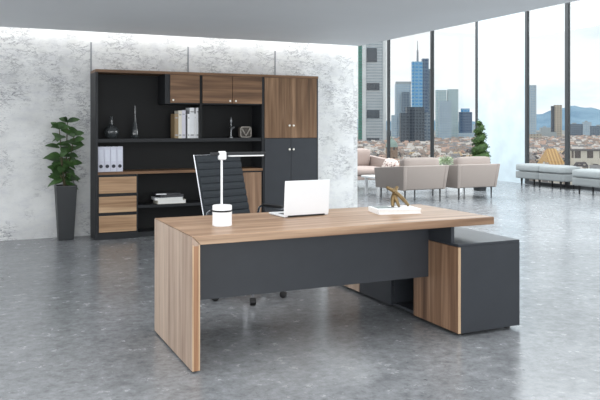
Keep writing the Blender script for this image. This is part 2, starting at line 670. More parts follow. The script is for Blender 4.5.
# the low cabinet that carries the right end of the desk
t = thing('return_cabinet', 'long low graphite cabinet with walnut door under the desk end', 'cabinet', (3.16, 4.8, 0))
X0, X1, Y0, Y1, ZT = 2.907, 3.42, 3.853, 5.75, .592
b = MB()
b.box(X0 + .019, X1, Y0, Y0 + .02, .025, ZT)              # end panel facing the camera
b.box(X0 + .02, X1, Y1 - .02, Y1, .025, ZT)
b.box(X1 - .02, X1, Y0 + .02, Y1 - .02, .025, ZT)
b.box(X0 + .02, X1 - .02, Y0 + .02, Y1 - .02, .025, .045)
for y in (4.383, 4.672, 5.17):
    b.box(X0 + .02, X1 - .02, y - .009, y + .009, .045, ZT)
b.build('body', M['dark_desk'], t)
MB().box(X0 + .002, X1, Y0, Y1, ZT, ZT + .018, .002).build('top', M['dark_desk'], t)
d = MB().box(X0, X0 + .0185, Y0 + .002, 4.376, .025, ZT - .003).build('door', M['wood_pedestal'], t)
d['label'] = 'walnut door'
MB().box(X0 - .0005, X0 + .0187, Y0 - .0015, Y0 + .0022, .025, ZT - .003).build('edge_banding', M['wood_edge'], d)
MB().box(X0, X0 + .0185, 4.685, 5.165, .025, ZT - .003).build('drawer_front', M['dark_desk'], t)
d = MB().box(X0, X0 + .0185, 5.177, Y1 - .002, .025, ZT - .003).build('door', M['wood_leg'], t)
d['label'] = 'pale walnut door at the far end'
for x in (X0 + .06, X1 - .06):
    for y in (Y0 + .06, Y1 - .06):
        MB().lathe([(.022, 0), (.022, .026)], (x, y, 0), 16).build('foot', M['black'], t)

# ================================================================== WALL UNIT
YF, YB = 9.0, 9.4
t = thing('bookcase', 'black open bookcase with walnut top edge and walnut flap doors along the wall', 'bookcase', (2.5, 9.2, 0))
MB().box(1.388, 1.418, YF, YB, 0, 2.05).build('side_panel', M['dark'], t)
MB().box(1.418, 3.575, YB - .02, YB, .0, 2.05).build('back_panel', M['shelf_black'], t)
MB().box(1.388, 3.5755, YF - .004, YB, 2.05, 2.085).build('top_board', M['wood_flap'], t)['label'] = 'walnut top board'
MB().box(1.418, 3.575, YF + .01, YB - .02, 1.19, 1.235).build('shelf', M['dark'], t)
MB().box(1.418, 3.575, YF - .002, YB - .02, .795, .828).build('shelf', M['wood_flap'], t)['label'] = 'walnut edged shelf'
MB().box(1.905, 3.08, YF + .02, YB - .02, .365, .40).build('shelf', M['dark'], t)
MB().box(1.905, 3.08, YF + .06, YB - .02, 0, .06).build('plinth', M['dark'], t)
# wall cupboards hung between top board and shelf
b = MB().box(2.245, 2.309, YF, YB - .02, 1.675, 2.05).box(2.309, 3.575, YF + .02, YB - .02, 1.675, 1.70)
b.build('cupboard_carcass', M['dark'], t)
MB().box(2.699, 2.735, YF + .004, YB - .02, 1.235, 2.05).build('divider', M['shelf_black'], t)
for x0, x1, kn in ((2.312, 2.697, 2.345), (2.737, 3.142, 3.105), (3.148, 3.562, 3.185)):
    d = MB().box(x0, x1, YF - .006, YF + .014, 1.69, 2.047, .001).build('flap_door', M['wood_flap'], t)
    MB().lathe([(.006, 0), (.006, .012), (.013, .016), (.013, .024), (.008, .028)], (kn, YF - .006, 1.722), 14, 0, Matrix.Rotation(PI / 2, 4, 'X')).build('knob', M['brass_knob'], d, True)
MB().box(3.562, 3.575, YF, YB - .02, 0.828, 2.05).build('side_panel', M['dark'], t)


def knob(parent, x, z, y):
    MB().lathe([(.006, 0), (.006, .012), (.014, .016), (.014, .024), (.008, .028)], (x, y, z), 14, 0, Matrix.Rotation(PI / 2, 4, 'X')).build('knob', M['brass_knob'], parent, True)


t = thing('drawer_unit', 'black drawer unit with three oak drawer fronts under the binders', 'drawers', (1.66, 9.2, 0))
b = MB().box(1.42, 1.902, YF, YB - .022, 0, .08).box(1.42, 1.902, YF + .02, YB - .022, .08, .793)
b.box(1.42, 1.428, YF - .001, YF + .03, .08, .793).box(1.885, 1.902, YF - .001, YF + .03, .08, .793)
b.build('body', M['dark'], t)
for z0, z1 in ((.09, .29), (.33, .525), (.565, .765)):
    MB().box(1.429, 1.884, YF - .006, YF + .018, z0, z1, .0015).build('drawer', M['wood_drawer'], t)

t = thing('base_cabinet', 'low cabinet with upright grained walnut door behind the office chair', 'cabinet', (3.33, 9.2, 0))
MB().box(3.085, 3.574, YF + .015, YB - .022, 0, .793).build('body', M['dark'], t)
MB().box(3.09, 3.555, YF - .005, YF + .0145, .08, .775, .0015).build('door', M['wood_pedestal'], t)

t = thing('tall_cabinet', 'tall two-tone cabinet, walnut doors above dark doors, at the bookcase end', 'cabinet', (3.99, 9.2, 0))
b = MB().box(3.577, 3.600, YF, YB, 0, 2.05).box(4.38, 4.402, YF, YB, 0, 2.05).box(3.6, 4.38, YB - .02, YB, 0, 2.05)
b.box(3.6, 4.38, YF + .02, YB - .02, 0, .05).box(3.6, 4.38, YF + .02, YB - .02, 1.20, 1.23)
b.build('body', M['dark'], t)
MB().box(3.5765, 4.404, YF - .004, YB, 2.05, 2.085).build('top_board', M['wood_flap'], t)
for x0, x1, kn in ((3.602, 3.987, 3.958), (3.991, 4.378, 4.018)):
    d = MB().box(x0, x1, YF - .006, YF + .014, 1.232, 2.047, .001).build('door', M['wood_door'], t)
    d['label'] = 'upright grained walnut door'
    knob(d, kn, 1.40, YF - .006)
    d = MB().box(x0, x1, YF - .006, YF + .014, .05, 1.226, .001).build('door', M['dark_desk'], t)
    d['label'] = 'graphite lower door'
    knob(d, kn, 1.075, YF - .006)

# ------------------------------------------------------------------ things on the shelves
Z3, Z2, Z1 = 1.235, .828, .40
t = one('round_vase', MB().lathe([(.045, 0), (.075, .03), (.092, .075), (.085, .12), (.05, .155), (.022, .18), (.017, .23), (.024, .262), (.03, .275), (.022, .277)], (1.607, 9.16, Z3), 28),
        M['smoke'], 'round-bellied smoked glass bottle vase with short neck on the black shelf', 'vase', (1.607, 9.16, Z3), None, True)
t = one('slender_vase', MB().lathe([(.03, 0), (.045, .025), (.048, .06), (.038, .12), (.022, .2), (.013, .29), (.009, .40), (.012, .415)], (1.90, 9.16, Z3), 24),
        M['smoke'], 'tall slender teardrop smoked glass vase on the black shelf', 'vase', (1.90, 9.16, Z3), None, True)


def upright_book(x0, x1, h, cover, label, depth=.2, tilt=0.0):
    y0 = 9.06
    t = thing('book', label, 'book', ((x0 + x1) / 2, y0 + depth / 2, Z3), tilt, 'books standing in a row on the bookcase')
    b = MB()
    b.box(x0, x1, y0, y0 + .004, Z3, Z3 + h, .001)
    b.box(x0, x0 + .003, y0 + .004, y0 + depth, Z3, Z3 + h)
    b.box(x1 - .003, x1, y0 + .004, y0 + depth, Z3, Z3 + h)
    c = b.build('cover', cover, t)
    MB().box(x0 + .004, x1 - .004, y0 + .006, y0 + depth - .006, Z3 + .003, Z3 + h - .004).build('pages', M['paper'], t)
    return t, c


def px(x):
    return 2.374 + (x - 172) / 28 * .366


C = {}
for nm, rgb in (('tan', (150, 128, 96)), ('cream', (224, 220, 206)), ('lilac', (214, 212, 222)), ('charcoal', (58, 58, 62)), ('bright', (247, 248, 249)), ('cool', (238, 240, 243))):
    C[nm] = plain('book_cover_' + nm, rgb, 0.5)
grey_band = plain('grey_band', (168, 168, 172), 0.6)
rows = [(172.9, 176.6, .315, 'tan', 'shortest tan spined book at the outer end of the book row'),
        (176.7, 180.1, .355, 'cream', 'cream book between the tan book and the lilac book'),
        (180.2, 183.9, .362, 'lilac', 'lilac white book in the middle of the book row'),
        (184.0, 185.7, .30, 'charcoal', 'thin charcoal book beside the lilac white book'),
        (185.8, 188.2, .315, 'bright', 'short bright white book beside the thin charcoal book'),
        (188.3, 192.8, .395, 'cool', 'tall thick white book next to the thin short white one'),
        (192.9, 194.4, .32, 'bright', 'thin short white book between two tall thick white books'),
        (194.5, 199.6, .395, 'cool', 'thickest tall white book leaning on the shelf divider')]
for a, b_, h, cv, lb in rows:
    t, c = upright_book(px(a), px(b_), h, C[cv], lb)
    x0, x1 = px(a), px(b_)
    if cv != 'charcoal':
        for za, zb in ((.03, .05), (h - .06, h - .045)):
            MB().box(x0 + .008, x1 - .008, 9.0588, 9.0605, Z3 + za, Z3 + zb).build('spine_band', grey_band, c)

binder_m = plain('pale_lilac_binder', (206, 208, 222), 0.5)
ring_m = plain('dark_ring', (30, 33, 48), 0.4)
wh = ['outermost pale lilac lever arch binder beside the bookcase side panel', 'pale lilac lever arch binder second from the bookcase side panel',
      'pale lilac lever arch binder third from the bookcase side panel', 'innermost pale lilac lever arch binder with open shelf beside it']
for i in range(4):
    x0 = 1.424 + i * .0765
    x1 = x0 + .074
    t = thing('binder', wh[i], 'binder', ((x0 + x1) / 2, 9.18, Z2), 0, 'lever arch binders on the bookcase')
    b = MB().box(x0, x1, 9.05, 9.054, Z2, Z2 + .31, .001).box(x0, x0 + .003, 9.054, 9.33, Z2, Z2 + .31).box(x1 - .003, x1, 9.054, 9.33, Z2, Z2 + .31)
    c = b.build('cover', binder_m, t)
    MB().box(x0 + .006, x1 - .006, 9.056, 9.31, Z2 + .004, Z2 + .30).build('pages', M['paper'], t)
    MB().lathe([(.013, 0), (.022, 0), (.022, .004), (.013, .004)], ((x0 + x1) / 2, 9.0495, Z2 + .068), 20, 0, Matrix.Rotation(PI / 2, 4, 'X')).build('finger_ring', ring_m, c)
    MB().box(x0 + .014, x1 - .014, 9.0488, 9.0502, Z2 + .13, Z2 + .27).build('spine_label', plain('binder_label', (216, 220, 232), .6) if 'binder_label' not in bpy.data.materials else bpy.data.materials['binder_label'], c)

stack = [(2.165, 2.535, .045, 'cream', 'thick cream book at the bottom of the shelf book stack', .02),
         (2.135, 2.50, .035, 'cool', 'pale book second from the bottom of the shelf book stack', -.03),
         (2.19, 2.50, .034, 'charcoal', 'charcoal book near the top of the shelf book stack', .05),
         (2.15, 2.47, .020, 'charcoal', 'thin black and white magazine topmost on the shelf book stack', -.08)]
z = Z1
for x0, x1, h, cv, lb, rz in stack:
    xc = (x0 + x1) / 2
    t = thing('book', lb, 'book', (xc, 9.19, z), rz, 'books lying stacked on the low shelf', local=True)
    hw = (x1 - x0) / 2
    c = MB().box(-hw, hw, -.125, .115, 0, .003).box(-hw, hw, -.125, .115, h - .003, h).box(-hw, -hw + .003, -.125, .115, .003, h - .003).build('cover', C[cv], t)
    MB().box(-hw + .004, hw - .004, -.12, .11, .0032, h - .0032).build('pages', M['paper'], t)
    if cv == 'charcoal':
        MB().box(-hw, hw, -.1285, -.1252, 0, h).build('spine', C['charcoal'], c)
    if h < .03:
        MB().box(-hw + .01, -hw + .14, -.1295, -.1286, .004, h - .004).build('white_strip', C['bright'], c)
    z += h

b = MB().lathe([(.03, 0), (.03, .012), (.012, .02), (.009, .10), (.011, .125), (.02, .14), (.009, .155), (.008, .19), (.018, .215), (.016, .245), (.007, .262), (.004, .28)], (3.178, 9.15, Z3), 18)
b.tube([(3.178, 9.15, Z3 + .10), (3.20, 9.14, Z3 + .13), (3.222, 9.14, Z3 + .145)], [.008, .010, .012], 8)
one('figurine', b, plain('dark_pewter', (128, 130, 132), .3, .8), 'slim dark pewter figurine standing on the shelf beside the round ornament', 'figurine', (3.178, 9.15, Z3), None, True)

t = thing('shelf_ornament', 'squat grey rounded ornament with a raised V pattern on the shelf', 'ornament', (3.37, 9.15, Z3))
orn = plain('grey_stone', (150, 144, 136), .6, vary=.2, scale=40)
b = MB().soft(3.285, 3.455, 9.10, 9.2, Z3, Z3 + .155, .035)
b.build('body', plain('dark_stone', (78, 72, 66), .6, vary=.2, scale=40), t)
ring = [(3.37 + .074 * max(-1, min(1, 1.25 * math.cos(a))), 9.098, Z3 + .0765 + .068 * max(-1, min(1, 1.25 * math.sin(a)))) for a in [2 * PI * i / 24 for i in range(25)]]
MB().tube(ring, .010, 8).build('rim', orn, t, True)
MB().tube([(3.315, 9.097, Z3 + .12), (3.37, 9.093, Z3 + .03), (3.43, 9.097, Z3 + .125)], .012, 8).build('raised_pattern', orn, t, True)

# ================================================================== PLANT BY THE WALL
rnd = random.Random(4)


def leaf(mb, base, d, L, wd, droop, roll=0.0, face=None, ymax=None):
    """one pointed oval leaf, folded along its rib and drooping"""
    d = Vector(d).normalized()
    side = d.cross(Vector((0, 0, 1)))
    side = side.normalized() if side.length > 1e-3 else Vector((1, 0, 0))
    if face is not None:
        q = Vector(face).cross(d)
        side = -q.normalized() if q.length > 1e-3 else side
    side = Matrix.Rotation(roll, 3, d) @ side
    up = side.cross(d).normalized()
    rows_ = 6
    V, F = [], []
    for i in range(rows_ + 1):
        s = i / rows_
        w = wd * (math.sin(PI * min(1, s * .96 + .04)) ** .75) * (1 - .25 * s)
        c = Vector(base) + d * (L * s) - Vector((0, 0, 1)) * (droop * L * s * s)
        V += [c + side * w + up * (.22 * w), c, c - side * w + up * (.22 * w)]
    if ymax is not None:
        for q in V:
            q.y = min(q.y, ymax - .02 * abs(q.z % .07))
    for i in range(rows_):
        a = 3 * i
        F += [(a, a + 1, a + 4, a + 3), (a + 1, a + 2, a + 5, a + 4)]
    mb.faces(V, F)


t = thing('potted_rubber_plant', 'leafy rubber plant in a tall tapered dark planter beside the bookcase', 'plant', (1.07, 9.26, 0))
c = (1.07, 9.26)
b = MB()
hb, ht = .088, .122
b.hexa([(c[0] - hb, c[1] - hb, 0), (c[0] + hb, c[1] - hb, 0), (c[0] + hb, c[1] + hb, 0), (c[0] - hb, c[1] + hb, 0)],
       [(c[0] - ht, c[1] - ht, .645), (c[0] + ht, c[1] - ht, .645), (c[0] + ht, c[1] + ht, .645), (c[0] - ht, c[1] + ht, .645)], .006, 2)
pt = b.build('planter', M['pot'], t)
rm = MB()
for x0, x1, y0, y1 in ((-ht, ht, -ht, -ht + .015), (-ht, ht, ht - .015, ht), (-ht, -ht + .015, -ht + .015, ht - .015), (ht - .015, ht, -ht + .015, ht - .015)):
    rm.box(c[0] + x0, c[0] + x1, c[1] + y0, c[1] + y1, .645, .665)
rm.build('rim', M['pot'], pt)
MB().box(c[0] - ht + .016, c[0] + ht - .016, c[1] - ht + .016, c[1] + ht - .016, .646, .655).build('soil', M['soil'], t)
stems = [((1.07, 9.26), (1.09, 9.24), 1.44), ((1.05, 9.25), (.99, 9.22), 1.36), ((1.08, 9.27), (1.17, 9.23), 1.28), ((1.06, 9.24), (1.0, 9.2), 1.02), ((1.06, 9.24), (.97, 9.22), 0.86)]
sb, fb = MB(), MB()
for (x0, y0), (x1, y1), zt in stems:
    P = [Vector((x0, y0, .65)), Vector((x0 * .6 + x1 * .4, y0 * .6 + y1 * .4, .65 + (zt - .65) * .5)), Vector((x1, y1, zt))]
    sb.tube(P, [.011, .008, .005], 8)
    n = int((zt - .62) / .056)
    for i in range(n):
        s = (i + .6) / n
        s = max(.14, s)
        p = P[0].lerp(P[1], s * 2) if s < .5 else P[1].lerp(P[2], s * 2 - 1)
        a = i * 2.4 + rnd.uniform(-.4, .4) + zt * 7
        dv = Vector((math.cos(a), math.sin(a) * .6, rnd.uniform(-.25, .55)))
        if dv.y > .2:
            dv.y *= .4
        fc = (rnd.uniform(-.35, .35), -.8, rnd.uniform(.45, 1.0))
        leaf(fb, p + Vector((dv.x, dv.y, .2)) * .02, dv, rnd.uniform(.15, .20), rnd.uniform(.046, .060), rnd.uniform(.05, .45), rnd.uniform(-.35, .35), fc, 9.425)
    for j in range(3):
        a = j * 2.1 + zt * 3
        leaf(fb, P[2], (math.cos(a), math.sin(a) * .4 - .15, .55), rnd.uniform(.13, .17), .045, .3, 0, (0, -.8, .7), 9.425)
sb.build('stems', M['stem'], t, True)
fb.build('foliage', M['leaf'], t, True)

# ================================================================== OFFICE CHAIR
t = thing('office_chair', 'charcoal ribbed swivel office chair with chrome rails behind the desk', 'chair', (2.055, 5.50, 0), math.radians(21), local=True)
HW = .235
pb, pt_ = Vector((0, .215, .50)), Vector((0, .39, 1.138))
poly_f, poly_b = [], []
nr = 11
dv = (pt_ - pb)
nrm = Vector((0, -dv.z, dv.y)).normalized()
for i in range(nr):
    for s, h in ((0.0, .008), (.10, .014), (.5, .018), (.90, .014)):
        q = pb + dv * ((i + s) / nr)
        poly_f.append(q + nrm * h)
poly_f.append(pt_ + nrm * .006)
outline = [(q.y, q.z) for q in poly_f] + [((pt_ - nrm * .01).y, (pt_ - nrm * .01).z), ((pb - nrm * .01).y, (pb - nrm * .01).z)]
br = MB().prism(outline, 'x', -HW, HW).build('backrest', M['mesh'], t)
MB().tube([pt_ + Vector((-HW - .008, 0, .006)), pt_ + Vector((HW + .008, 0, .006))], .0045, 8).build('top_rail', M['chrome'], br, True)
for s in (-1, 1):
    x = s * (HW + .006)
    MB().tube([pt_ + Vector((x, .012, .01)), pb + Vector((x, .012, 0)), Vector((x, .12, .435)), Vector((x, -.25, .44))], .0055, 8).build('side_rail', M['chrome'], t, True)
    xa = s * (HW + .045)
    loop = [Vector((x, .235, .56)), Vector((xa, .20, .60)), Vector((xa, .17, .69)), Vector((xa, .14, .708)), Vector((xa, -.14, .700)), Vector((xa, -.185, .68)), Vector((xa, -.19, .60)), Vector((x, -.16, .44))]
    ar = MB().tube(loop, .010, 8).build('armrest', M['chrome'], t, True)
    MB().box(xa - .018, xa + .018, -.12, .12, .704, .726, .007, 2).build('arm_pad', M['black'], ar)
seat = [(-.27, .455), (-.24, .475)] + [(-.24 + .43 * i / 24, .474 + .012 * abs(math.sin(PI * i / 3))) for i in range(1, 24)] + [(.20, .475), (.215, .50), (.225, .44), (.18, .43), (-.26, .43)]
MB().prism(seat, 'x', -HW, HW).build('seat', M['mesh'], t)
MB().lathe([(.03, .12), (.03, .32), (.022, .32), (.022, .42), (.06, .425), (.06, .435)], (0, 0, 0), 18).build('gas_column', M['chrome'], t, True)
base = MB().lathe([(.045, .075), (.05, .10), (.035, .13)], (0, 0, 0), 18).build('star_base', M['chrome'], t, True)
for k in range(5):
    a = 2 * PI * k / 5 + .35
    e = Vector((math.cos(a), math.sin(a), 0))
    MB().tube([e * .03 + Vector((0, 0, .10)), e * .29 + Vector((0, 0, .075))], [.018, .011], 8).build('spoke', M['chrome'], base, True)
    mt = Matrix.Rotation(a, 4, 'Z') @ Matrix.Rotation(PI / 2, 4, 'X')
    MB().lathe([(.012, -.024), (.027, -.022), (.029, -.01), (.029, .01), (.027, .022), (.012, .024)], (e.x * .29, e.y * .29, .029), 18, 0, mt).build('caster', M['black'], t, True)

# ================================================================== ON THE DESK
t = thing('desk_lamp', 'white desk lamp with drum base and long dark horizontal LED arm', 'lamp', (1.42, 4.255, DT))
cx, cy = 1.42, 4.255
R = .06
MB().lathe([(R - .004, 0), (R, .004), (R, .088)], (cx, cy, DT), 40).build('base', M['white'], t, True)
MB().lathe([(R - .0015, .088), (R - .0015, .100)], (cx, cy, DT), 40).build('base_ring', M['black'], t, True)
MB().lathe([(R, .100), (R, .124), (R - .004, .129), (.001, .129)], (cx, cy, DT), 40).build('base_cap', M['white'], t, True)
MB().lathe([(.0065, .129), (.0065, .425)], (cx - .003, cy, DT), 16).build('pole', M['white'], t, True)
MB().box(cx - .024, cx + .024, cy - .02, cy + .02, DT + .408, DT + .462, .010, 3).build('clamp', M['white'], t, True)
arm = MB().box(cx - .075, cx + .285, cy - .016, cy + .016, DT + .437, DT + .455, .004, 2).build('arm', M['dark'], t)
MB().box(cx + .04, cx + .275, cy - .012, cy + .012, DT + .4275, DT + .4368, .002).build('light_strip', M['white'], arm)

t = thing('laptop', 'open pale silver laptop on the desk seen from behind its lid', 'laptop', (2.093, 4.46, DT), math.radians(3.5), local=True)
LW = .174
MB().box(-LW, LW, .0, .235, .003, .014, .003, 2).build('base', M['silver'], t)
MB().box(-LW + .03, LW - .03, .03, .14, .0138, .0150).build('keyboard', M['black'], t)
MB().box(-.05, .05, .155, .225, .0138, .0146).build('touchpad', plain('touchpad_grey', (210, 213, 216), .4), t)
tm = Matrix.Translation((0, .004, .012)) @ Matrix.Rotation(math.radians(5), 4, 'X')
lid = MB().box(-LW, LW, -.007, 0, .0, .238, .003, 2, 0, tm).build('lid', M['silver'], t)
MB().box(-LW + .008, LW - .008, .0001, .0012, .012, .230, 0, 1, 0, tm).build('screen', plain('screen_glass', (14, 15, 17), .1), lid)
MB().box(-LW + .03, LW - .03, -.006, .006, .004, .013, .003, 1).build('hinge', M['black'], t)
for sx in (-.15, .15):
    MB().box(sx - .015, sx + .015, .02, .215, 0, .0032).build('foot', M['black'], t)

t = thing('book', 'white hardcover coffee table book under the bronze sculpture on the desk', 'book', (2.77, 4.415, DT), -.2, local=True)
BW = .158
c = MB().box(-BW, BW, -.115, .115, 0, .004).box(-BW, BW, -.115, .115, .030, .034).box(-BW, -BW + .004, -.115, .115, .004, .030).build('cover', C['bright'], t)
MB().box(-BW + .005, BW - .004, -.111, .111, .0042, .0298).build('pages', M['paper'], t)
MB().box(-BW + .02, -.02, -.04, .105, .0338, .0346).build('cover_picture', plain('grey_green_print', (128, 140, 140), .5, vary=.35, scale=25), c)

b = MB()
zc = DT + .034
ctr = Vector((2.80, 4.44, zc + .085))


def rod(p0, p1, bend, r):
    p0, p1 = Vector(p0), Vector(p1)
    pts = []
    for i in range(9):
        s = i / 8
        q = p0.lerp(p1, s) + Vector(bend) * math.sin(PI * s)
        pts.append(q)
    b.tube(pts, [r * (0.75 + .45 * math.sin(PI * i / 8)) for i in range(9)], 10)


rod(ctr + Vector((-.075, .01, .062)), ctr + Vector((.088, -.03, -.076)), (.005, 0, .012), .013)
rod(ctr + Vector((-.05, -.035, -.076)), ctr + Vector((.028, .03, .058)), (-.014, 0, -.006), .0145)
rod(ctr + Vector((-.012, -.06, -.076)), ctr + Vector((.01, .055, .045)), (-.01, 0, .01), .0125)
rod(ctr + Vector((.01, .065, -.076)), ctr + Vector((-.035, -.03, .035)), (0, 0, .01), .011)
one('branch_sculpture', b, M['bronze'], 'bronze sculpture of crossing bent branches standing on the white book', 'sculpture', (2.80, 4.44, zc), None, True)

# ================================================================== LOUNGE
def make_armchair(label, main, cush):
    """a lounge chair facing +y, its back to -y, one metre deep"""
    t = thing('lounge_armchair', label, 'armchair', (0, 0, 0), 0, 'lounge armchairs by the windows', local=True)
    hw = .485
    # back: narrower at the bottom, leaning outwards
    b = MB().hexa([(-hw + .07, .0, .23), (hw - .07, .0, .23), (hw - .07, .12, .23), (-hw + .07, .12, .23)],
                  [(-hw + .05, -.07, .67), (hw - .05, -.07, .67), (hw - .05, .06, .67), (-hw + .05, .06, .67)], .02, 3)
    b.build('backrest', main, t, True)
    for s in (-1, 1):
        x0, x1, xt0, xt1 = s * (hw - .09), s * (hw - .02), s * (hw - .07), s * (hw + .02)
        bot = [(x0, -.005, .22), (x1, -.005, .22), (x1, .98, .22), (x0, .98, .22)]
        top = [(xt0, -.075, .675), (xt1, -.075, .675), (xt1, .97, .60), (xt0, .97, .60)]
        if s < 0:
            bot, top = [bot[i] for i in (1, 0, 3, 2)], [top[i] for i in (1, 0, 3, 2)]
        MB().hexa(bot, top, .018, 3).build('armrest', main, t, True)
    MB().box(-hw + .09, hw - .09, .05, .97, .22, .30, .015, 2).build('seat_frame', main, t)
    MB().soft(-hw + .075, hw - .075, .10, .99, .30, .45, .05, .02).build('seat_cushion', cush, t)
    mt = Matrix.Translation((0, .13, .60)) @ Matrix.Rotation(math.radians(-9), 4, 'X')
    MB().soft(-hw + .09, hw - .10, -.09, .10, -.15, .205, .045, .008, 4, 0, mt).build('back_cushion', cush, t)
    for sx in (-1, 1):
        for y in (.06, .90):
            MB().lathe([(.010, 0), (.016, .22), (.024, .225)], (sx * (hw - .10), y, 0), 12).build('leg', M['black'], t, True)
    return t


A = make_armchair('taupe lounge armchair with floral cushion, its back to the desk, nearest the marble wall', M['taupe'], M['taupe_light'])
A.location = (7.60, 11.08, 0)
Bc = copy_tree(A)
Bc.location = (8.80, 11.08, 0)
Bc['label'] = 'taupe lounge armchair with its back to the desk, in front of the spiral topiary'
Cc = make_armchair('blush armchair facing the room beyond the white coffee table', M['pink'], M['pink'])
Cc.location = (7.85, 14.5, 0)
Cc.scale = (1.15, 1.1, 1.1)
Cc.rotation_euler = (0, 0, PI)

mt = Matrix.Translation((7.27, 11.80, .56)) @ Matrix.Rotation(math.radians(24), 4, 'Y') @ Matrix.Rotation(math.radians(8), 4, 'X')
b = MB().soft(-.06, .06, -.23, .23, -.20, .20, .055, .03, 4, 0, mt)
one('floral_cushion', b, M['floral'], 'floral patterned cushion leaning inside the arm of a taupe armchair', 'cushion', (7.26, 11.83, .45))

t = thing('coffee_table', 'low white coffee table between the armchairs', 'table', (8.1, 12.63, 0))
MB().box(7.30, 9.5, 12.35, 12.92, .35, .39, .004).build('tabletop', M['white'], t)
for x in (7.37, 9.38):
    for y in (12.38, 12.84):
        MB().box(x, x + .05, y, y + .05, 0, .35, .003).build('leg', M['white'], t)

t = thing('potted_herb', 'pale sage green bushy plant in a white bowl on the coffee table', 'plant', (9.2, 12.63, .39))
MB().lathe([(.07, 0), (.11, .06), (.15, .16), (.135, .16), (.12, .14), (.001, .14)], (9.2, 12.63, .39), 24).build('bowl', M['white'], t, True)
fb = MB()
for i in range(150):
    a, e = rnd.uniform(0, 2 * PI), rnd.uniform(.05, 1.4)
    d = Vector((math.cos(a) * math.cos(e), math.sin(a) * math.cos(e), math.sin(e)))
    leaf(fb, Vector((9.2, 12.63, .54)) + d * rnd.uniform(.06, .19) * Vector((1.35, 1.2, 1.0)), d, rnd.uniform(.08, .13), .028, .4, rnd.uniform(-1, 1))
fb.build('foliage', M['sage_leaf'], t, True)

# spiral topiary
t = thing('spiral_topiary', 'spiral clipped green topiary in a pot behind the armchair by the pier', 'plant', (10.08, 12.6, 0))
TX, TY = 10.08, 12.6
MB().lathe([(.13, 0), (.17, .30), (.18, .34), (.155, .34), (.15, .31), (.001, .31)], (TX, TY, 0), 28).build('pot', M['pot'], t, True)
MB().tube([(TX, TY, .30), (TX, TY, 1.45)], [.02, .012], 8).build('trunk', M['stem'], t, True)
fb = MB()
N = 1500
for i in range(N):
    s = rnd.random() ** 1.35
    z = .56 + .93 * s
    a = s * 2 * PI * 4.4
    R_ = .095 * (1 - s) + .028
    r_t = .100 * (1 - s) + .050
    q = Vector((rnd.gauss(0, 1), rnd.gauss(0, 1), rnd.gauss(0, 1))).normalized()
    p = Vector((TX + R_ * math.cos(a), TY + R_ * math.sin(a), z)) + q * r_t * rnd.uniform(.75, 1.0)
    leaf(fb, p, q, rnd.uniform(.025, .04), .013, .2, rnd.uniform(-2, 2))
pts = [Vector((TX + (.095 * (1 - s) + .028) * math.cos(s * 2 * PI * 4.4), TY + (.095 * (1 - s) + .028) * math.sin(s * 2 * PI * 4.4), .56 + .93 * s)) for s in [i / 150 for i in range(151)]]
fb.tube(pts, [(.085 * (1 - i / 150) + .040) for i in range(151)], 8)
fb.build('foliage', M['box_leaf'], t, True)


def make_bench(label, y0, y1, x0):
    t = thing('window_bench', label, 'bench', (x0 + .25, (y0 + y1) / 2, 0), 0, 'upholstered benches along the windows')
    ym = (y0 + y1) / 2
    for a, b_ in ((ym + .004, y1), (y0, ym - .004)):
        MB().soft(x0, x0 + .52, a, b_, .175, .345, .02, .0).build('seat_base', M['bench'], t)
        MB().soft(x0 - .008, x0 + .528, a - .002, b_ + .002, .346, .515, .045, .012).build('seat_cushion', M['bench_top'], t)
    for y in (y0 + .14, ym + .03, y1 - .14):
        for x in (x0 + .07, x0 + .45):
            MB().lathe([(.014, 0), (.026, .15), (.028, .178)], (x, y, 0), 12).build('leg', M['black'], t, True)
    return t


make_bench('pale grey window bench standing closest to the white pier', 11.86, 13.37, 11.74)
make_bench('pale grey window bench farther from the pier, cut off by the picture edge', 9.68, 11.18, 11.30)

# ================================================================== THE CITY OUTSIDE
GZ = -40.0
KW = 1.6
ground_m = NT('hazy_city_ground')
v = ground_m.coords((.01, .01, .01))
ground_m.set(ground_m.ramp(ground_m.noise(v, 3, 6, .7), [(.35, srgb(140, 138, 134)), (.65, srgb(178, 182, 182))]), 0.9)
struct(MB().box(14, 14000, -4000, 14000, GZ - 2, GZ).build('ground_city', ground_m.m))

# wooded hills on the skyline, air haze painted in as pale blue
hm = NT('haze_painted_hills')
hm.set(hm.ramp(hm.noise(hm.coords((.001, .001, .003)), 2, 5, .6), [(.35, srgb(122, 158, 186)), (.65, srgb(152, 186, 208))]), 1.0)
V, F = [], []
NN = 90
for i in range(NN):
    x = 300 + 480 * i / (NN - 1)
    hgt = 10 + 9 * math.exp(-((x - 640) / 90) ** 2) + 5.0 * math.exp(-((x - 562) / 30) ** 2) + 1.5 * math.sin(x * .09) + .8 * math.sin(x * .31) - 5.0 * math.exp(-((x - 430) / 80) ** 2)
    for wv, yy in ((9000, 131.8), (9600, HY - hgt), (12000, HY - hgt * .8)):
        p = at(x, yy, wv)
        V.append(p)
for i in range(NN - 1):
    a = 3 * i
    F += [(a, a + 3, a + 4, a + 1), (a + 1, a + 4, a + 5, a + 2)]
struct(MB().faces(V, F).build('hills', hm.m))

YAW = -TH


def block(mb, x0, x1, ytop, w, depth, base=None, mi=0, dz=0.0):
    """a building seen between picture columns x0 and x1 at distance w, drawn about its own base"""
    c = at((x0 + x1) / 2, HY, w)
    hw_ = (x1 - x0) / 2 / FPX * w
    top = CAM_H + (HY - ytop) / FPX * w - GZ
    return c, hw_, top


